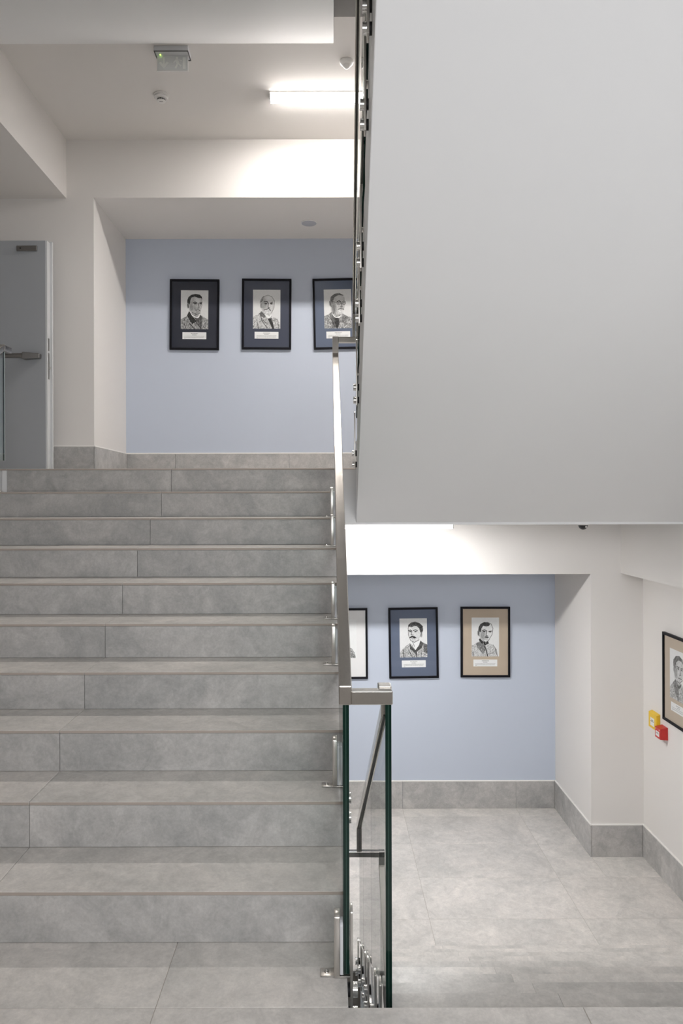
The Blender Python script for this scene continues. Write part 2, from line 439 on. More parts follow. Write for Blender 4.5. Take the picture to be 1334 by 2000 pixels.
# right flight, descending to the lower lobby
rfl = thing('stair_flight', 'grey tiled stair flight going down on the right to the lower lobby', 'stairs')
prof = [(YE - .012, -.012)]
for k in range(1, 10):
    prof.append((YE - .012 + GO * (k - 1), -RISE * k - .012)); prof.append((YE - .012 + GO * k, -RISE * k - .012))
prof.append((4.735 - .012, LOW - .012)); prof += [(4.735 + .01, LOW - .36), (YE, -.36)]
ra, rb = [(xr(y), y, z) for y, z in prof], [(XR - .002, y, z) for y, z in prof]
obj('body', MB().hexa(ra, rb).mesh('body', M['soffit']), rfl)
for k in range(10):
    ya, yb = YE + GO * (k - 1), YE + GO * k; z = -RISE * k
    for (xa, xb) in ((xr(yb), .735), (.735, 1.866), (1.866, XR)):
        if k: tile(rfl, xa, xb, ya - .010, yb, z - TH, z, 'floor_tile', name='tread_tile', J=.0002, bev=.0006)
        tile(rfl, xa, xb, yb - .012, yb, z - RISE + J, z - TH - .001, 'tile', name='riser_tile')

def overhead(name, label, x_left, x_right, y_a, z_a, y_b, sgn):
    """plastered flight seen from below: straight soffit, stepped top"""
    root = thing(name, label, 'stairs')
    n = 9; pts = [(y_a, z_a)]
    z_b = z_a + sgn * 0.55 * (y_b - y_a) if sgn > 0 else z_a + 0.55 * (y_a - y_b)
    pts.append((y_b, z_b))
    if sgn < 0:
        z = z_b + .39; y = y_b; pts.append((y, z))
        for k in range(n):
            y2 = y_b + (y_a - y_b) * (k + 1) / n
            pts.append((y2, z)); z -= (z_b - z_a) / n; pts.append((y2, z))
    else:
        z = z_b + .39; pts.append((y_b, z))
        for k in range(n):
            y2 = y_b + (y_a - y_b) * (k + 1) / n
            z -= (z_b - z_a) / n; pts.append((pts[-1][0], z)); pts.append((y2, z))
    obj('body', MB().hexa([(x_left(y), y, z) for y, z in pts], [(x_right(y), y, z) for y, z in pts]).mesh('body', M['soffit'], 0.004), root)
    return root
overhead('stair_flight', 'smooth white sloping underside of the flight overhead on the right', xs, lambda y: XR - .002, 5.03, CEIL_LOW, YE, -1)
overhead('stair_flight', 'white underside of the higher flight at the top left corner', lambda y: -2.27, lambda y: 0.027 + .0088 * (y - 2.84), YE, CEIL_UP - .55 * (4.94 - YE), 4.94, 1)

# ------------------------------------------------------------------ balustrades
def upright(w, d, z0, z1, x0):
    """flat bar with a rounded top, thickness w in x from x0, depth d in y"""
    r = d / 2; pts = [(-r, z0), (r, z0)]
    for k in range(9):
        t = math.pi * k / 8; pts.append((r * math.cos(t), z1 - r * 0.55 + r * 0.55 * math.sin(t)))
    return [(x0, y, z) for y, z in pts], [(x0 + w, y, z) for y, z in pts]

br_cache = {}
def bracket(parent, s, loc, rotz=0.0, drop=0.087, inner=0.190):
    """s = +1: the well lies toward +x (left flight); s = -1: toward -x. loc is at the flight edge, tread level"""
    key = (s, round(drop, 3), inner)
    if key not in br_cache:
        m = MB()
        m.hexa(*upright(s * .008, .052, -drop - .068, .205, s * .009))
        m.hexa(*upright(s * -.017, .052, 0.004, inner, s * -.0223))
        m.hexa(*[[(x, y, z) for (y, z) in ((-.026, .001), (.026, .001), (.026, .006), (-.026, .006))] for x in (s * -.0394, s * .009)])
        m.hexa(*[[(x, y, z) for (y, z) in ((-.020, .0005), (.018, .0005), (.018, .0045), (-.020, .0045))] for x in (s * -.080, s * -.0385)])
        bt = MB().lathe([(.0205, .0), (.0205, .0045), (.018, .0045), (.018, .0062), (.0205, .0062), (.0205, .0138), (.0190, .0150)][::1], 'x', n=24)
        if s < 0: bt.v = [(-a, b, c) for a, b, c in bt.v]
        rb_ = MB().lathe([(.0195, 0), (.0195, .009)], 'x', n=20)
        if s < 0: rb_.v = [(-a, b, c) for a, b, c in rb_.v]
        sc_ = MB().lathe([(.0075, 0), (.0075, .002), (.005, .0045), (.002, .005)], 'z', n=16)
        gk = MB().hexa(*upright(s * .0095, .046, .008, inner - .025, s * -.0218))
        br_cache[key] = (m.mesh('bracket', M['steel'], .0012, True), bt.mesh('button', M['polished'], 0, True), rb_.mesh('spacer', M['rubber'], 0, True),
                         sc_.mesh('screw', M['polished'], 0, True), gk.mesh('gasket', M['grey_plastic'], .001))
    a, b, c, d, e = br_cache[key]
    o = obj('bracket', a, parent, loc, rotz)
    for dz in (-.037, .037):
        obj('button', b, o, (s * .017, 0, -drop + dz)); obj('spacer', c, o, (0, 0, -drop + dz))
    obj('screw', d, o, (s * -.062, 0, .0045)); obj('gasket', e, o)
    return o

def glass_panel(parent, pts, xc, th=.0185):
    """pts: outline in (y, z); xc(y): centre plane"""
    a = [(xc(y) - th / 2, y, z) for y, z in pts]; b = [(xc(y) + th / 2, y, z) for y, z in pts]
    m = MB().hexa(a, b, 1, 0)
    o = obj('glass_panel', m.mesh('glass_panel', [M['glass'], M['glass_edge']]), parent)
    # the paler interlayer line between the two laminated sheets, seen on the near upright edge
    yn = min(p[0] for p in pts); zz = [p[1] for p in pts if abs(p[0] - yn) < 1e-6]
    x_ = xc(yn)
    if th > .015:
        obj('interlayer', MB().box(x_ - .0007, x_ + .0007, yn - .0004, yn + .002, min(zz), max(zz)).mesh('interlayer', M['interlayer']), o)
    return o

def rail_run(parent, pts, w, h, name='handrail', slot=False, bev=0.003):
    """sheared rectangular tube through (x, y, z) centre points, vertical section h"""
    m = MB()
    for (p, q) in zip(pts[:-1], pts[1:]):
        a, b = Vector(p), Vector(q); d = b - a
        if abs(d.x) > abs(d.y) and abs(d.x) > abs(d.z):      # crossing piece
            ax = [(a.x, a.y + u, a.z + v) for u, v in ((-w / 2, -h / 2), (w / 2, -h / 2), (w / 2, h / 2), (-w / 2, h / 2))]
            bx = [(b.x, b.y + u, b.z + v) for u, v in ((-w / 2, -h / 2), (w / 2, -h / 2), (w / 2, h / 2), (-w / 2, h / 2))]
        elif abs(d.z) > abs(d.y) * 1.5:                      # upright piece
            ax = [(a.x + u, a.y + v, a.z) for u, v in ((-w / 2, -h / 2), (w / 2, -h / 2), (w / 2, h / 2), (-w / 2, h / 2))]
            bx = [(b.x + u, b.y + v, b.z) for u, v in ((-w / 2, -h / 2), (w / 2, -h / 2), (w / 2, h / 2), (-w / 2, h / 2))]
        else:
            ax = [(a.x + u, a.y, a.z + v) for u, v in ((-w / 2, -h / 2), (w / 2, -h / 2), (w / 2, h / 2), (-w / 2, h / 2))]
            bx = [(b.x + u, b.y, b.z + v) for u, v in ((-w / 2, -h / 2), (w / 2, -h / 2), (w / 2, h / 2), (-w / 2, h / 2))]
        m.hexa(ax, bx)
    o = obj(name, m.mesh(name, M['steel_rail'], bev, False), parent)
    if slot:
        s = MB(); ww = w * .46
        for (p, q) in slot:
            a, b = Vector(p), Vector(q)
            ax = [(a.x + u, a.y, a.z + v) for u, v in ((-ww / 2, -h / 2 - .0012), (ww / 2, -h / 2 - .0012), (ww / 2, -h / 2 + .006), (-ww / 2, -h / 2 + .006))]
            bx = [(b.x + u, b.y, b.z + v) for u, v in ((-ww / 2, -h / 2 - .0012), (ww / 2, -h / 2 - .0012), (ww / 2, -h / 2 + .006), (-ww / 2, -h / 2 + .006))]
            s.hexa(ax, bx)
        obj('glazing_slot', s.mesh('glazing_slot', M['steel_dark']), o)
    return o

YC = 4.66                                   # far end of the stairwell, where the rails cross
# --- balustrade of the left flight
bl = thing('glass_balustrade', 'glass balustrade with flat steel handrail along the left flight', 'balustrade')
xg = lambda y: 0.0511
def ztop(y): return 0.8166 + .60 * (y - 2.15)
def nose(y): return RISE + .55 * (y - Y1)
glass_panel(bl, [(2.165, .008), (2.322, .008), (2.322, .175), (3.075, nose(3.075) + .02), (3.075, ztop(3.075)), (2.165, ztop(2.165))], xg)
for ya, yb in ((3.087, 3.99), (4.002, 4.90)):
    yb_ = min(yb, YC - .02) if yb > 4.5 else yb
    glass_panel(bl, [(ya, nose(ya) + .02), (yb_, nose(yb_) + .02), (yb_, ztop(yb_)), (ya, ztop(ya))], xg)
for j in (0, 2, 4, 5, 7, 8):
    bracket(bl, 1, (LX1, 2.184 + GO * j, RISE * j))
rail_run(bl, [(.0492, 2.15, .844), (.0492, YC, .844 + .60 * (YC - 2.15))], .0385, .0575)
rail_run(bl, [(.0492, YC, 2.34), (.0492, YC, 2.476)], .0385, .036, 'handrail_post')
rail_run(bl, [(.069, YC, 2.455), (.182, YC + .0, 2.455)], .036, .036, 'handrail_crossing')
rail_run(bl, [(.0665, 2.168, .837), (.190, 2.168, .837)], .040, .041, 'handrail_crossing')

# --- balustrade of the descending right flight
bd = thing('glass_balustrade', 'glass balustrade with thin steel handrail along the descending right flight', 'balustrade')
xgr = lambda y: xr(y) + .00225
def ztr(y): return 0.800 - .5856 * (y - 2.16)
def noser(y): return -.55 * (y - YE)
edges = [2.165, 3.07, 3.99, YC - .02]
for ya, yb in zip(edges[:-1], edges[1:]):
    yb -= .008
    near = [(2.22, ztr(2.22)), (2.22, .818), (ya, .818)] if ya < 2.2 else [(ya, ztr(ya))]
    foot = [(ya, -.155), (2.318, -.155), (2.318, noser(2.318) + .03)] if ya < 2.2 else [(ya, noser(ya) + .03)]
    glass_panel(bd, foot + [(yb, noser(yb) + .03), (yb, ztr(yb))] + near, xgr)
for n in (0, 2, 4, 5, 7, 8):
    y = 4.75 - GO * n; zt = -RISE * math.floor((y - YE) / GO + 1.0001)
    zc = (1.698 - 3.33) + RISE * n
    bracket(bd, -1, (xr(y), y, zt), -.010, zt - zc, .06)
def xrail(y): return .1700 + (.1876 - .1700) * (y - 2.16) / 2.5
p0, p1 = (xrail(2.20), 2.20, .79), (xrail(YC), YC, -.664)
rail_run(bd, [(.170, 2.19, .842), (.170, 2.235, .842)], .040, .041, 'handrail_end')
rail_run(bd, [p0, p1], .022, .046, slot=[(p0, p1)])
rail_run(bd, [(p1[0], YC, -.86), (p1[0], YC, -.65)], .022, .03, 'handrail_post')
rail_run(bd, [(.03, YC, -.845), (.205, YC, -.845)], .036, .036, 'handrail_crossing')

# --- balustrade of the flight overhead
bu = thing('glass_balustrade', 'glass balustrade with thin steel handrail along the flight overhead', 'balustrade')
xgu = lambda y: xs(y) + .00225
for (ya, yb) in ((1.9, 2.95), (2.962, 3.84), (3.852, YC - .01)):
    zb = lambda y: 1.815 + .55 * (4.9 - y)
    glass_panel(bu, [(ya, zb(ya)), (yb, zb(yb)), (yb, zb(yb) + .72), (ya, zb(ya) + .72)], xgu)
for n, (y, zc) in enumerate(((4.77, 1.698), (4.15, 2.035), (3.55, 2.353), (3.25, 2.527), (2.65, 2.834), (2.35, 2.99))):
    bracket(bu, -1, (xs(y), y, zc + .107), -.0178, .107)
q0 = (.168, YC, 2.636); q1 = (.168 - .0229 * (YC - 1.9), 1.9, 2.636 + .55 * (YC - 1.9))
rail_run(bu, [q0, q1], .020, .046, slot=[(q0, q1)])
rail_run(bu, [(.168, YC, 2.44), (.168, YC, 2.655)], .020, .03, 'handrail_post')

# --- handrail of the flight below the lower lobby, seen down the well
bb = thing('glass_balustrade', 'steel handrail of the lowest flight seen down the stairwell gap', 'balustrade')
rail_run(bb, [(.0492, YC, -.93), (.0492, 2.3, -.93 - .55 * (YC - 2.3))], .0385, .0575)
rail_run(bb, [(.0492, YC, -.95), (.0492, YC, -.825)], .0385, .036, 'handrail_post')
glass_panel(bb, [(2.4, -2.85), (YC - .02, -1.66), (YC - .02, -1.1), (2.4, -2.34)], xg)
for j in (4, 5, 7):
    bracket(bb, 1, (LX1, 2.184 + GO * j, RISE * j - 3.3))

# --- balustrade at the far left edge of the left flight
be = thing('glass_balustrade', 'glass pane and handrail end in front of the grey door', 'balustrade')
xe = lambda y: -2.262
gp = glass_panel(be, [(4.1, 1.24), (4.95, 1.707), (5.055, 1.707), (5.055, 2.47), (5.02, 2.47), (4.1, 1.945)], xe, .012)
B('lit_edge_strip', M['painted_lit_edge'], be, -2.268, -2.256, 5.0555, 5.0595, 1.707, 2.47)  # pale strip painted as the pane edge lit by the batten
rail_run(be, [(-2.262, 4.1, 1.965), (-2.262, 5.03, 2.492)], .04, .045)
rail_run(be, [(-2.262, 5.03, 2.492), (-2.262, 5.14, 2.492)], .04, .042, 'handrail_end')
bracket(be, -1, (-2.27, 4.88, RISE * 9), 0.0)

# ------------------------------------------------------------------ linear LED lights
def led(label, loc, L_, mat, rot=0.0, group='linear ceiling lights'):
    t = thing('linear_ceiling_light', label, 'ceiling light', loc, rot, group)
    h = MB().box(-L_ / 2, L_ / 2, -.052, .052, -.010, 0)
    obj('housing', h.mesh('housing', M['white_plastic'], .002), t)
    pts = [(-.050, -.0105), (-.050, -.022), (-.044, -.040), (-.030, -.048), (.030, -.048), (.044, -.040), (.050, -.022), (.050, -.0105)]
    d = MB().hexa([(-L_ / 2 + .008, y, z) for y, z in pts], [(L_ / 2 - .008, y, z) for y, z in pts])
    d.mi = [1] * len(d.f)
    for q in (4, 5, 6): d.mi[q] = 0                       # bottom facets: index 2.. are the side walls in outline order
    obj('diffuser', d.mesh('diffuser', [M[mat], M[mat + '_side']], 0, False), t)
    pc = [(-.053, 0), (-.053, -.024), (-.046, -.043), (-.031, -.051), (.031, -.051), (.046, -.043), (.053, -.024), (.053, 0)]
    for s in (-1, 1):
        e = MB().hexa([(s * (L_ / 2 - .008), y, z) for y, z in pc], [(s * L_ / 2, y, z) for y, z in pc])
        obj('end_cap', e.mesh('end_cap', M['white_plastic'], .001), t)
    return t
led('bright linear light batten on the upper lobby ceiling', (.257, 5.565, CEIL_UP), 1.395, 'led_up')
led('bright linear light batten below the flight overhead, on the lower lobby ceiling', (.257, 5.565, CEIL_LOW), 1.395, 'led_low')
led('unseen fill batten added on the ceiling above the landing, behind the camera', (-.3, .15, 2.902), 1.395, 'led_land')  # unseen batten, added as fill light over the landing

# ------------------------------------------------------------------ ceiling devices
t = thing('smoke_detector', 'round white smoke detector on the upper ceiling', 'smoke detector', (-1.272, 5.56, CEIL_UP))
obj('base', MB().lathe([(.056, 0), (.057, -.006), (.055, -.014)], n=36).mesh('base', M['white_plastic'], 0, True), t)
hd = obj('head', MB().lathe([(.052, -.015), (.053, -.024), (.046, -.034), (.030, -.037)], n=36).mesh('head', M['white_plastic'], 0, True), t)
for k in range(12):
    a = 2 * math.pi * k / 12
    v = obj('vent_slot', MB().box(-.006, .006, -.002, .002, -.048, -.036).mesh('vent_slot', M['vent']), hd, (.029 * math.cos(a), .029 * math.sin(a), 0), a + math.pi / 2)
obj('cap', MB().lathe([(.033, -.047), (.032, -.053), (.024, -.056)], n=32).mesh('cap', M['white_plastic'], 0, True), hd)
for k in range(4):
    obj('print_mark', MB().box(-.0026, .0026, -.003, .003, -.0566, -.0558).mesh('print_mark', M['ink']), hd, (-.010 + .0068 * k, -.006, 0))

t = thing('motion_sensor', 'white dome motion sensor beside the bright ceiling batten', 'sensor', (.139, 5.14, CEIL_UP))
obj('base', MB().lathe([(.048, 0), (.050, -.006), (.047, -.016), (.040, -.024), (.028, -.029)], n=36).mesh('base', M['white_plastic'], 0, True), t)
obj('lens', MB().lathe([(.026, -.028), (.025, -.038), (.020, -.047), (.010, -.052), (.004, -.053)], n=28).mesh('lens', M['white_plastic'], 0, True), t)

t = thing('ceiling_speaker', 'flat round disc set in the soffit above the portraits', 'speaker', (-.1735, 6.823, HEAD_UP))
obj('rim', MB().lathe([(.076, 0), (.077, -.004), (.073, -.007)], n=40).mesh('rim', M['white_plastic'], 0, True), t)
obj('grille', MB().lathe([(.070, -.0068), (.069, -.009), (.05, -.0095)], n=40).mesh('grille', M['grille'], 0, True), t)

t = thing('dome_camera', 'small dark dome camera under the lower ceiling', 'camera', (1.927, 5.48, CEIL_LOW))
obj('base', MB().lathe([(.050, 0), (.050, -.012), (.042, -.020), (.036, -.022)], n=36).mesh('base', M['white_plastic'], 0, True), t)
obj('dome', MB().lathe([(.035, -.021), (.034, -.030), (.029, -.042), (.018, -.052), (.006, -.056)], n=32).mesh('dome', M['dark'], 0, True), t)
obj('lens', MB().lathe([(.008, -.030), (.008, -.038)], 'y', n=16).mesh('lens', M['polished'], 0, True), t, (.010, 0, -.034))

# exit sign
t = thing('exit_sign', 'hanging glass emergency exit sign on the upper ceiling', 'exit sign', (-1.068, 5.01, CEIL_UP))
obj('housing', MB().box(-.117, .117, -.052, .060, -.036, 0).mesh('housing', M['grey_plastic'], .003), t)
fr = MB()
for (a, b, c_, d) in ((-.117, .117, -.053, -.047), (-.117, .117, .054, .061), (-.118, -.112, -.053, .061), (.112, .118, -.053, .061)):
    fr.box(a, b, c_, d, -.040, -.035)
obj('bezel', fr.mesh('bezel', M['vent'], .001), t)
pl = obj('sign_plate', MB().box(-.104, .104, .000, .006, -.142, -.036).mesh('sign_plate', M['sign_plate'], .001), t)
rim = MB().box(-.108, -.104, -.001, .007, -.144, -.036).box(.104, .108, -.001, .007, -.144, -.036).box(-.108, .108, -.001, .007, -.1455, -.142)
obj('plate_rim', rim.mesh('plate_rim', M['glass_edge'] if False else M['white_plastic'], .0005), pl)
obj('indicator', MB().lathe([(.005, 0), (.004, -.004)], n=14).mesh('indicator', M['indicator'], 0, True), t, (-.082, -.010, -.0365))
def flat(name, polys, mat, parent, y=-.0012, th=.0012):
    m = MB()
    for poly in polys: m.hexa([(x, y, z) for x, z in poly], [(x, y + th, z) for x, z in poly])
    return obj(name, m.mesh(name, mat), parent)
ar = [[(-.066, -.050), (-.054, -.050), (-.054, -.100), (-.066, -.100)], [(-.060, -.128), (-.094, -.088), (-.080, -.080), (-.060, -.104), (-.040, -.080), (-.026, -.088)]]
flat('arrow', ar, M['sign_mark'], pl)
mn = [[(.030 + .009 * math.cos(k * math.pi / 5), -.054 + .009 * math.sin(k * math.pi / 5)) for k in range(10)],
      [(.020, -.066), (.040, -.064), (.046, -.094), (.028, -.096)],
      [(.028, -.096), (.040, -.096), (.026, -.128), (.014, -.124)], [(.036, -.094), (.046, -.092), (.062, -.106), (.054, -.114)],
      [(.020, -.066), (.026, -.072), (.010, -.090), (.004, -.084)], [(.040, -.064), (.046, -.070), (.064, -.078), (.066, -.070)]]
flat('running_figure', mn, M['sign_mark'], pl)
flat('doorway', [[(.070, -.050), (.090, -.050), (.090, -.130), (.070, -.130)]], M['sign_mark'], pl)

# ------------------------------------------------------------------ door (standing open against the wall)
d = struct(obj('door_1', None), 'grey steel door with a horizontal push bar, standing open')
d.location = (-2.345, 6.10, UP)
obj('leaf', MB().box(-.95, -.02, -.03, .03, .006, 1.958).mesh('leaf', M['door'], .002), d)
eg = obj('edge_strip', MB().box(-.02, -.004, -.030, .030, .006, 1.958).box(-.02, .016, .030, .052, .006, 1.968).mesh('edge_strip', M['door_edge'], .0015), d)
for (z0, z1, nm) in ((1.04, 1.145, 'strike_plate'), (.80, 1.02, 'lock_plate')):
    obj(nm, MB().box(-.005, -.0025, -.014, .014, z0, z1).mesh(nm, M['steel_door'], .0008), eg)
obj('latch_bolt', MB().box(-.004, .010, -.008, .010, .885, .905).mesh('latch_bolt', M['polished'], .002), eg)
pb = obj('push_bar', MB().lathe([(.019, -.93), (.019, -.18)], 'x', n=20).mesh('push_bar', M['steel_door'], 0, True), d, (0, -.085, .985))
ec = MB().hexa([(-.185, -.115, .952), (-.185, -.03, .955), (-.185, -.03, 1.012), (-.185, -.112, 1.012)], [(-.050, -.085, .965), (-.050, -.03, .965), (-.050, -.03, 1.005), (-.050, -.085, 1.003)])
obj('push_bar_end', ec.mesh('push_bar_end', M['steel_door'], .006), d)
cp = obj('closer_plate', MB().box(-.255, -.085, -.045, -.03, 1.868, 1.912).mesh('closer_plate', M['steel_door'], .003), d)
obj('closer_screw', MB().lathe([(.006, -.047), (.006, -.0445)], 'y', n=14).mesh('closer_screw', M['dark'], 0, True), cp, (-.222, 0, 1.890))

# ------------------------------------------------------------------ call points on the right wall
def call_point(name, label, cat, y, z, w, h, dp, mat, card):
    t = thing(name, label, cat, (XR, y, z), 0)
    obj('housing', MB().hexa([(0, -w / 2, -h / 2), (0, w / 2, -h / 2), (0, w / 2, h / 2), (0, -w / 2, h / 2)],
                             [(-dp, -w / 2 + .003, -h / 2 + .003), (-dp, w / 2 - .003, -h / 2 + .003), (-dp, w / 2 - .003, h / 2 - .012), (-dp, -w / 2 + .003, h / 2 - .012)]).mesh('housing', mat, .003), t)
    cw, ch, cz = card
    c_ = obj('label_card', MB().box(-dp - .0015, -dp + .001, -cw / 2, cw / 2, -ch / 2, ch / 2).mesh('label_card', M['label']), t, (0, 0, cz))
    for k, (lw, lz) in enumerate(((.5, .2), (.8, .05))):
        obj('text_line', MB().box(-dp - .002, -dp - .0014, -cw * lw / 2, cw * lw / 2, ch * lz - ch * .035, ch * lz + ch * .035).mesh('text_line', M['ink']), c_)
    return t
call_point('fire_call_point', 'yellow manual call point with a white label on the right wall', 'call point', 6.005, -.405, .150, .140, .032, M['yellow'], (.070, .066, -.012))
tr_ = call_point('fire_call_point', 'red fire alarm call point beside the yellow one', 'call point', 5.845, -.452, .100, .100, .062, M['red'], (.058, .040, -.010))
for s in (-1, 1):
    obj('stud', MB().lathe([(.004, -.0635), (.004, -.061)], 'x', n=10).mesh('stud', M['label'], 0, True), tr_, (0, s * .030, .026))

# ------------------------------------------------------------------ framed pencil portraits
PW, PH = 150, 212
class Canvas:
    def __init__(self, w=PW, h=PH, seed=1, paper=.80, ux=591.0, x0=0.0, y0=0.0):
        self.w, self.h = w, h; self.g = np.full((h, w), paper); self.rs = np.random.RandomState(seed)
        self.s = w / ux; self.x0, self.y0 = x0, y0
        yy, xx = np.mgrid[0:h, 0:w]; self.X = (xx + .5) / self.s + x0; self.Y = (yy + .5) / self.s + y0
        n = self.rs.rand(h, w); q = sum(np.roll(n, (k, -k), (0, 1)) for k in range(6)) / 6      # diagonal pencil strokes
        q2 = sum(np.roll(self.rs.rand(h, w), (k, k // 2), (0, 1)) for k in range(1)) ; b = q2
        for k in range(1, 7): b = b + np.roll(q2, (k, k // 2), (0, 1))
        b = b / 7; self.grain = np.clip(.5 + (q - q.mean()) / q.std() * .16 + (b - b.mean()) / b.std() * .14, 0, 1)
    def mask(self, pts):
        pts = list(pts); m = np.zeros(self.g.shape, bool)
        for (xa, ya), (xb, yb) in zip(pts, pts[1:] + pts[:1]):
            if ya == yb: continue
            c = ((ya > self.Y) != (yb > self.Y)) & (self.X < (xb - xa) * (self.Y - ya) / (yb - ya) + xa)
            m ^= c
        return m
    def fill(self, pts, tone, hatch=0.0, alpha=1.0):
        m = self.mask(pts); v = tone + hatch * 1.5 * (self.grain - .5) * 2
        self.g = np.where(m, self.g * (1 - alpha) + np.clip(v, .02, .95) * alpha, self.g)
    def ell(self, cx, cy, rx, ry, tone, soft=.25, alpha=1.0, hatch=0.0):
        d = np.sqrt(((self.X - cx) / rx) ** 2 + ((self.Y - cy) / ry) ** 2)
        a = np.clip((1 + soft - d) / (2 * soft), 0, 1) * alpha
        self.g = self.g * (1 - a) + np.clip(tone + hatch * (self.grain - .5) * 2, .02, .95) * a
    def line(self, pts, wd=10, tone=.12, alpha=.9):
        wd = wd * .62; tone = tone * .8
        for (xa, ya), (xb, yb) in zip(pts[:-1], pts[1:]):
            dx, dy = xb - xa, yb - ya; L2 = dx * dx + dy * dy + 1e-9
            t_ = np.clip(((self.X - xa) * dx + (self.Y - ya) * dy) / L2, 0, 1)
            d = np.sqrt((self.X - xa - t_ * dx) ** 2 + (self.Y - ya - t_ * dy) ** 2)
            a = np.clip(1.0 - (d - wd / 2) / 5.0, 0, 1) * alpha
            self.g = self.g * (1 - a) + tone * a

def portrait(kind):
    if kind == 'dark_hair':
        c = Canvas(seed=11, x0=397, y0=415, paper=.78)
        c.fill([(400, 1040), (530, 965), (590, 880), (800, 930), (985, 1045), (985, 1262), (397, 1262)], .50, .30)
        c.fill([(530, 960), (575, 860), (640, 960), (740, 1080), (650, 1140), (600, 1080)], .14, .12)
        c.fill([(805, 930), (860, 985), (850, 1150), (830, 1250), (800, 1150), (780, 1010)], .26, .2)
        c.fill([(590, 870), (650, 945), (745, 1000), (810, 915), (800, 980), (760, 1020), (640, 965)], .85)
        c.fill([(700, 1010), (790, 1010), (800, 1110), (840, 1240)], .3, .2)
        c.line([(470, 1130), (520, 1250)], 14); c.line([(580, 1120), (700, 1250)], 16); c.line([(720, 1080), (830, 1240)], 14)
        c.fill([(585, 690), (585, 850), (650, 900), (740, 928), (815, 905), (835, 830), (858, 740), (850, 600), (700, 540), (600, 600)], .62, .10)
        c.ell(760, 640, 70, 60, .74, .5); c.ell(700, 800, 50, 60, .5, .5, .5); c.ell(620, 780, 40, 80, .38, .5, .6)
        c.fill([(570, 720), (535, 690), (535, 630), (560, 565), (620, 515), (710, 495), (800, 510), (850, 560), (855, 620), (830, 585), (770, 580), (690, 550), (620, 580), (600, 640), (590, 720)], .13, .10)
        c.ell(555, 745, 24, 55, .45, .3); c.line([(545, 710), (560, 790)], 10)
        c.line([(660, 690), (700, 665), (745, 690)], 18); c.line([(800, 690), (850, 672)], 18)
        c.ell(705, 700, 30, 16, .2); c.ell(828, 700, 22, 15, .2)
        c.line([(770, 690), (790, 790), (760, 805)], 12, .25); c.line([(720, 845), (770, 832), (805, 850)], 14, .2); c.line([(730, 880), (790, 880)], 8, .4)
        c.line([(690, 790), (720, 850)], 8, .35); c.line([(640, 890), (740, 928), (815, 905)], 10, .25)
    elif kind == 'grey_beard':
        c = Canvas(seed=23, x0=397, y0=402, paper=.80)
        c.fill([(400, 985), (530, 910), (590, 860), (790, 960), (920, 1020), (970, 1110), (985, 1250), (397, 1250)], .66, .30)
        c.fill([(535, 920), (575, 860), (690, 960), (640, 1010), (560, 960)], .34, .2)
        c.line([(560, 950), (600, 1070), (700, 1210)], 14, .25); c.line([(495, 1110), (520, 1245)], 12, .2); c.line([(620, 1060), (680, 1120)], 12, .2)
        c.fill([(640, 925), (720, 1020), (790, 985), (800, 940)], .86)
        c.fill([(715, 1020), (785, 1010), (860, 1245), (820, 1245)], .15, .1)
        c.line([(800, 1010), (850, 1240)], 10, .2); c.line([(930, 1060), (960, 1230)], 8, .35)
        c.fill([(570, 700), (600, 860), (680, 930), (750, 970), (800, 900), (850, 780), (860, 640), (800, 550), (720, 520), (620, 550)], .72, .06)
        c.ell(640, 720, 60, 120, .45, .5, .6, .1); c.ell(740, 580, 80, 50, .80, .5)
        c.fill([(600, 560), (640, 530), (620, 600), (590, 680), (600, 800), (560, 760), (545, 680), (570, 600)], .42, .3)
        c.ell(575, 750, 22, 45, .5, .3)
        c.line([(640, 660), (700, 655), (725, 690)], 18, .15); c.line([(765, 690), (820, 670)], 15, .2)
        c.ell(675, 700, 30, 16, .2); c.ell(795, 702, 26, 15, .22)
        c.line([(730, 690), (720, 780), (755, 790)], 14, .2)
        c.fill([(640, 850), (740, 815), (780, 850), (790, 900), (750, 965), (690, 940), (640, 900)], .74, .18)
        c.line([(640, 838), (700, 820), (735, 800), (775, 845)], 18, .25)
        c.line([(860, 640), (850, 780), (800, 900)], 6, .45); c.line([(620, 550), (720, 520), (800, 550), (860, 640)], 6, .5)
    elif kind == 'round_glasses':
        c = Canvas(seed=31, x0=370, y0=400, paper=.80)
        c.fill([(372, 970), (490, 920), (540, 870), (770, 920), (880, 985), (965, 1000), (965, 1245), (372, 1245)], .52, .32)
        c.fill([(480, 920), (530, 880), (620, 1010), (660, 1240), (560, 1200), (520, 1050)], .32, .25)
        c.fill([(770, 925), (880, 990), (830, 1130), (730, 1100)], .40, .28)
        c.fill([(530, 880), (620, 1000), (730, 960), (760, 930), (700, 1010), (640, 1030), (560, 960)], .88)
        c.fill([(610, 1010), (680, 1010), (700, 1120), (660, 1230), (600, 1130)], .2, .15)
        c.fill([(540, 680), (550, 860), (640, 940), (740, 940), (790, 860), (825, 720), (815, 580), (740, 510), (620, 530), (545, 620)], .66, .08)
        c.ell(580, 800, 50, 110, .32, .5, .7, .1); c.ell(700, 580, 90, 55, .72, .5)
        c.fill([(505, 660), (520, 560), (600, 495), (700, 480), (790, 520), (790, 545), (700, 520), (610, 560), (570, 640), (550, 700), (520, 660)], .36, .2)
        c.ell(515, 700, 32, 60, .5, .3); c.line([(495, 660), (530, 770)], 12, .2)
        for ex in (690, 800):
            for k in range(14):
                a, b = 2 * math.pi * k / 14, 2 * math.pi * (k + 1) / 14
                c.line([(ex + 38 * math.cos(a), 692 + 38 * math.sin(a)), (ex + 38 * math.cos(b), 692 + 38 * math.sin(b))], 7, .22)
            c.ell(ex, 692, 17, 11, .25)
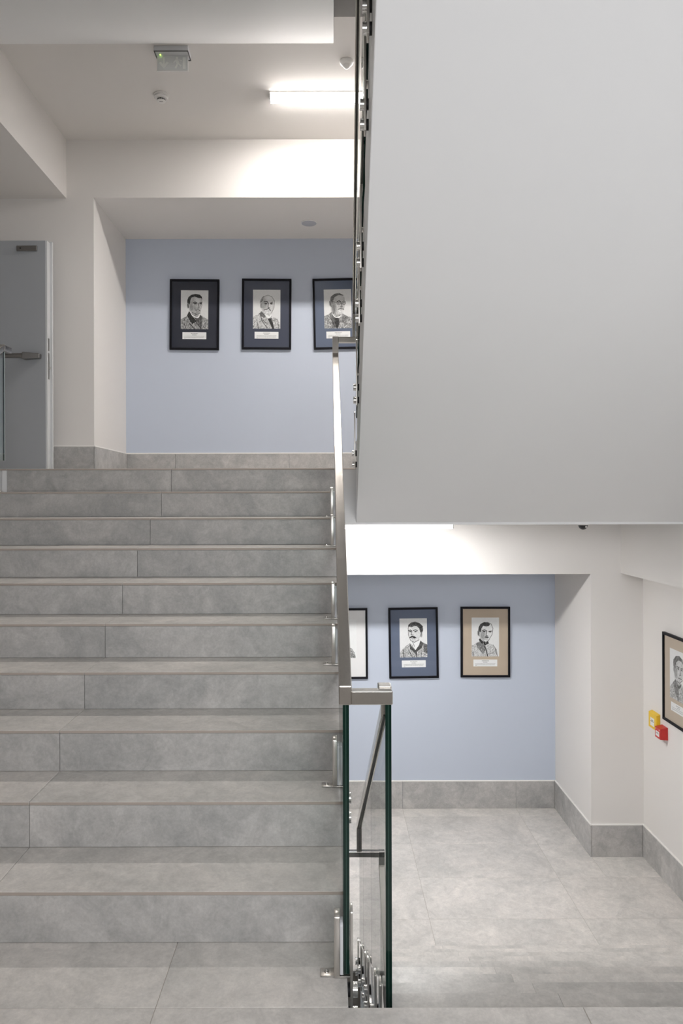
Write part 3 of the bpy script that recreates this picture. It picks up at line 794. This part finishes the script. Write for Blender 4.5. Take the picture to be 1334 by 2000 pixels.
        c.line([(560, 660), (652, 685)], 8, .3); c.line([(650, 660), (700, 645), (740, 668)], 14, .25)
        c.line([(745, 690), (760, 780), (720, 775)], 14, .2)
        c.fill([(660, 870), (690, 820), (790, 820), (780, 900), (750, 940), (680, 920)], .76, .16)
        c.line([(670, 830), (720, 812), (795, 830)], 16, .3)
    elif kind == 'big_moustache':
        c = Canvas(seed=43, x0=325, y0=428, paper=.82)
        c.fill([(330, 1150), (400, 1060), (540, 960), (640, 1020), (760, 910), (930, 1000), (930, 1278), (330, 1278)], .62, .32)
        c.fill([(540, 950), (560, 1000), (690, 1140), (690, 1240), (600, 1120), (540, 1090)], .26, .15)
        c.fill([(770, 905), (830, 960), (800, 1060), (690, 1140), (660, 1110), (740, 1000)], .24, .15)
        c.fill([(830, 960), (930, 1000), (930, 1200), (840, 1150)], .34, .25)
        c.fill([(555, 930), (610, 1020), (660, 1110), (740, 1000), (765, 900), (640, 960)], .85)
        c.line([(400, 1100), (410, 1270)], 14, .25); c.line([(520, 1120), (600, 1270)], 12, .25); c.line([(680, 1150), (680, 1270)], 12, .2); c.line([(800, 1100), (780, 1270)], 9, .35)
        c.fill([(515, 620), (510, 780), (560, 900), (640, 940), (740, 890), (770, 800), (770, 620), (650, 585), (560, 600)], .76, .05)
        c.fill([(510, 640), (515, 570), (570, 520), (660, 500), (760, 535), (825, 600), (830, 690), (800, 760), (770, 730), (745, 640), (690, 595), (650, 590), (590, 615), (530, 605)], .20, .20)
        c.ell(790, 780, 24, 55, .6, .3); c.line([(800, 740), (780, 820)], 8, .3)
        c.line([(520, 690), (560, 678), (590, 695)], 15, .15); c.line([(620, 690), (670, 675), (710, 695)], 15, .15)
        c.ell(555, 710, 24, 14, .2); c.ell(668, 712, 26, 14, .2)
        c.line([(590, 700), (575, 780), (620, 785)], 12, .25)
        c.fill([(528, 835), (590, 800), (650, 815), (690, 850), (640, 860), (600, 838), (545, 850)], .12, .06)
        c.line([(580, 865), (620, 862)], 9, .3); c.line([(560, 900), (640, 942), (740, 890)], 9, .3); c.line([(510, 640), (512, 780), (560, 900)], 7, .35)
        c.line([(600, 930), (640, 1030)], 10, .35)
    elif kind == 'uniform':
        c = Canvas(seed=57, x0=390, y0=405, paper=.82)
        c.fill([(392, 1005), (480, 960), (560, 900), (760, 960), (850, 990), (920, 1090), (960, 1258), (392, 1258)], .70, .24)
        c.fill([(480, 960), (560, 920), (660, 1000), (690, 1120), (640, 1180), (520, 1060)], .42, .28)
        c.fill([(545, 880), (570, 850), (640, 920), (750, 915), (760, 960), (680, 1000), (600, 960)], .13, .10)
        c.ell(640, 955, 9, 9, .85); c.ell(695, 950, 14, 8, .7)
        c.line([(670, 1010), (710, 1120), (735, 1250)], 26, .15); c.line([(430, 1150), (430, 1255)], 10, .3); c.line([(900, 1080), (920, 1190)], 12, .4)
        c.line([(780, 1165), (830, 1168)], 8, .4); c.line([(850, 990), (920, 1090), (950, 1250)], 8, .35)
        c.fill([(575, 700), (580, 830), (640, 905), (700, 935), (760, 890), (830, 770), (850, 650), (820, 560), (720, 510), (600, 600)], .78, .04)
        c.ell(630, 780, 55, 110, .45, .5, .7, .08)
        c.fill([(535, 690), (540, 620), (580, 545), (660, 505), (730, 510), (790, 545), (760, 590), (700, 600), (640, 585), (605, 640), (590, 720), (560, 720)], .20, .15)
        c.ell(540, 740, 22, 55, .45, .3); c.line([(530, 700), (555, 800)], 10, .2)
        c.line([(730, 505), (810, 545), (850, 640), (830, 770), (760, 890)], 8, .4)
        c.line([(625, 685), (670, 668), (720, 695)], 14, .15); c.line([(755, 700), (830, 695)], 13, .2)
        c.ell(662, 705, 28, 15, .18); c.ell(785, 712, 26, 13, .25)
        c.line([(715, 700), (700, 790), (735, 800)], 14, .2)
        c.fill([(655, 830), (700, 805), (770, 825), (740, 845), (690, 838)], .14, .08)
        c.line([(680, 865), (740, 862)], 9, .35); c.line([(640, 905), (700, 937), (760, 890)], 8, .35)
    elif kind == 'sketch_shoulder':
        c = Canvas(seed=61, x0=390, y0=405, paper=.84)
        c.fill([(430, 1190), (500, 1060), (600, 985), (760, 985), (880, 1040), (930, 1120), (960, 1230), (930, 1255), (700, 1200), (450, 1240)], .48, .36)
        c.fill([(560, 640), (580, 860), (680, 930), (760, 880), (800, 760), (800, 600), (700, 520), (600, 560)], .74, .1)
        c.fill([(550, 680), (560, 560), (680, 500), (790, 540), (815, 640), (780, 610), (700, 560), (610, 600)], .25, .2)
        c.line([(630, 690), (690, 690)], 13, .2); c.line([(730, 690), (785, 690)], 13, .2)
        c.ell(805, 700, 16, 45, .5, .3); c.line([(710, 700), (715, 790)], 10, .3); c.line([(660, 845), (750, 845)], 14, .25)
        c.line([(600, 985), (680, 1060), (760, 985)], 10, .3)
    else:                                                            # greying officer on the side wall
        c = Canvas(seed=71, x0=390, y0=405, paper=.82)
        c.fill([(392, 1060), (500, 970), (600, 900), (800, 930), (985, 1040), (985, 1258), (392, 1258)], .58, .34)
        c.fill([(500, 970), (590, 890), (700, 1010), (700, 1240), (600, 1150)], .34, .3)
        c.fill([(540, 650), (560, 830), (640, 910), (740, 925), (830, 860), (860, 700), (840, 560), (720, 510), (600, 560)], .70, .1)
        c.ell(600, 760, 50, 110, .45, .5, .7, .1)
        c.fill([(515, 680), (520, 580), (600, 505), (720, 480), (830, 520), (860, 600), (790, 560), (690, 560), (620, 610), (590, 700), (560, 730)], .30, .2)
        c.ell(545, 730, 25, 60, .5, .3); c.line([(640, 670), (720, 675)], 15, .15); c.line([(780, 675), (840, 668)], 14, .2)
        c.ell(690, 700, 26, 15, .2); c.ell(805, 700, 22, 14, .22); c.line([(755, 690), (765, 790), (730, 795)], 13, .2)
        c.line([(690, 850), (800, 848)], 14, .25); c.line([(640, 910), (740, 927), (830, 860)], 9, .3)
        c.fill([(600, 900), (690, 990), (800, 930), (760, 1000), (690, 1030)], .2, .1)
    g = c.g + .06 * (c.grain - .5)
    g = np.where(g > .45, .45 + (g - .45) * 1.22, g)
    return np.clip(g, .02, .94)

def card_print(seed):
    rs = np.random.RandomState(seed); g = np.full((28, 96), .93)
    for row, (a, b, tone) in {5: (34, 62, .45), 10: (39, 57, .5), 15: (8, 88, .62), 20: (8, 86, .62), 24: (8, 14, .66)}.items():
        x = a
        while x < b:
            n = rs.randint(2, 7); g[row:row + 2, x:min(b, x + n)] = tone + .06 * rs.rand(); x += n + 1
    return g

def print_mesh(name, g, w, h):
    """flat print lying in the xz plane, facing -y, centred"""
    gh, gw = g.shape
    xs_, zs_ = np.linspace(-w / 2, w / 2, gw), np.linspace(h / 2, -h / 2, gh)
    X, Z = np.meshgrid(xs_, zs_)
    co = np.stack([X.ravel(), np.zeros(X.size), Z.ravel()], 1)
    i = np.arange(gh * gw).reshape(gh, gw)
    f = np.stack([i[1:, :-1].ravel(), i[1:, 1:].ravel(), i[:-1, 1:].ravel(), i[:-1, :-1].ravel()], 1)
    me = bpy.data.meshes.new(name)
    me.vertices.add(len(co)); me.vertices.foreach_set('co', co.ravel())
    me.loops.add(f.size); me.loops.foreach_set('vertex_index', f.ravel().astype(np.int32))
    me.polygons.add(len(f)); me.polygons.foreach_set('loop_start', np.arange(0, f.size, 4, dtype=np.int32))
    me.update(calc_edges=True)
    at = me.color_attributes.new('ink', 'FLOAT_COLOR', 'POINT')
    lin = g.ravel() ** 1.9
    col = np.stack([lin * .985, lin, lin, np.ones_like(lin)], 1)
    at.data.foreach_set('color', col.ravel().astype(np.float32))
    me.materials.append(M['print'])
    return me

FW, FH = .492, .703
def picture(label, kind, mat, loc, rotz=0.0, tilt=0.0, seed=1):
    t = thing('picture_frame', label, 'picture', loc, rotz, 'framed portraits')
    t.rotation_euler = (0, math.radians(tilt), rotz)
    bw, dp = .0205, .024
    o_ = [(-FW / 2, -FH / 2), (FW / 2, -FH / 2), (FW / 2, FH / 2), (-FW / 2, FH / 2)]
    i_ = [(-FW / 2 + bw, -FH / 2 + bw), (FW / 2 - bw, -FH / 2 + bw), (FW / 2 - bw, FH / 2 - bw), (-FW / 2 + bw, FH / 2 - bw)]
    for k in range(4):                                               # four mitred mouldings
        a, b, c_, d_ = o_[k], o_[(k + 1) % 4], i_[(k + 1) % 4], i_[k]
        m = MB().hexa([(x, 0, z) for x, z in (a, b, c_, d_)], [(x, -dp, z) for x, z in (a, b, c_, d_)])
        obj('moulding', m.mesh('moulding', M['frame'], .0015), t)
    mb = obj('mat_board', MB().box(-FW / 2 + bw, FW / 2 - bw, -.012, -.001, -FH / 2 + bw, FH / 2 - bw).mesh('mat_board', M[mat]), t)
    w, h = .273, .388; zt = FH / 2 - .108
    obj('drawing', print_mesh('drawing', portrait(kind), w, h), t, (0, -.0126, zt - h / 2))
    if mat != 'mat_white':
        z2 = FH / 2 - .526
        obj('caption_card', print_mesh('caption_card', card_print(seed), .238, .069), t, (0, -.0126, z2 - .0345))
    obj('pane', MB().box(-FW / 2 + bw, FW / 2 - bw, -.0185, -.0165, -FH / 2 + bw, FH / 2 - bw).mesh('pane', M['picture_glass']), t)
    return t
SW = F / DW
def wp(px, py): return ((px - 641) / SW, DW - .004, CAM_Z - (py - 978) / SW)
picture('portrait of a dark-haired clean-shaven man in a black frame with navy mat', 'dark_hair', 'mat_navy', wp(381.5, 614.8), tilt=.55, seed=1)
picture('portrait of a balding grey-bearded man in a black frame with dark slate mat', 'grey_beard', 'mat_slate', wp(522, 614.2), tilt=.45, seed=2)
picture('portrait of a man with round glasses, blue-grey mat, beside the upper handrail', 'round_glasses', 'mat_blue', wp(660.8, 613.8), tilt=-1.1, seed=3)
picture('white-backed sketch in a black frame, half hidden behind the steel handrail', 'sketch_shoulder', 'mat_white', wp(669, 1256.5), tilt=-.35, seed=4)
picture('portrait of a man with a big dark moustache, blue-grey mat, lower wall', 'big_moustache', 'mat_blue', wp(806.5, 1255.3), tilt=-.75, seed=5)
picture('portrait of a man in buttoned uniform collar, beige mat, lower back wall', 'uniform', 'mat_beige', wp(946.5, 1254), tilt=.1, seed=6)
picture('portrait in beige mat on the right side wall, cut by the photo edge', 'officer', 'mat_beige', (XR - .004, 5.837 - FW / 2, .012), math.radians(-90), 0, seed=7)
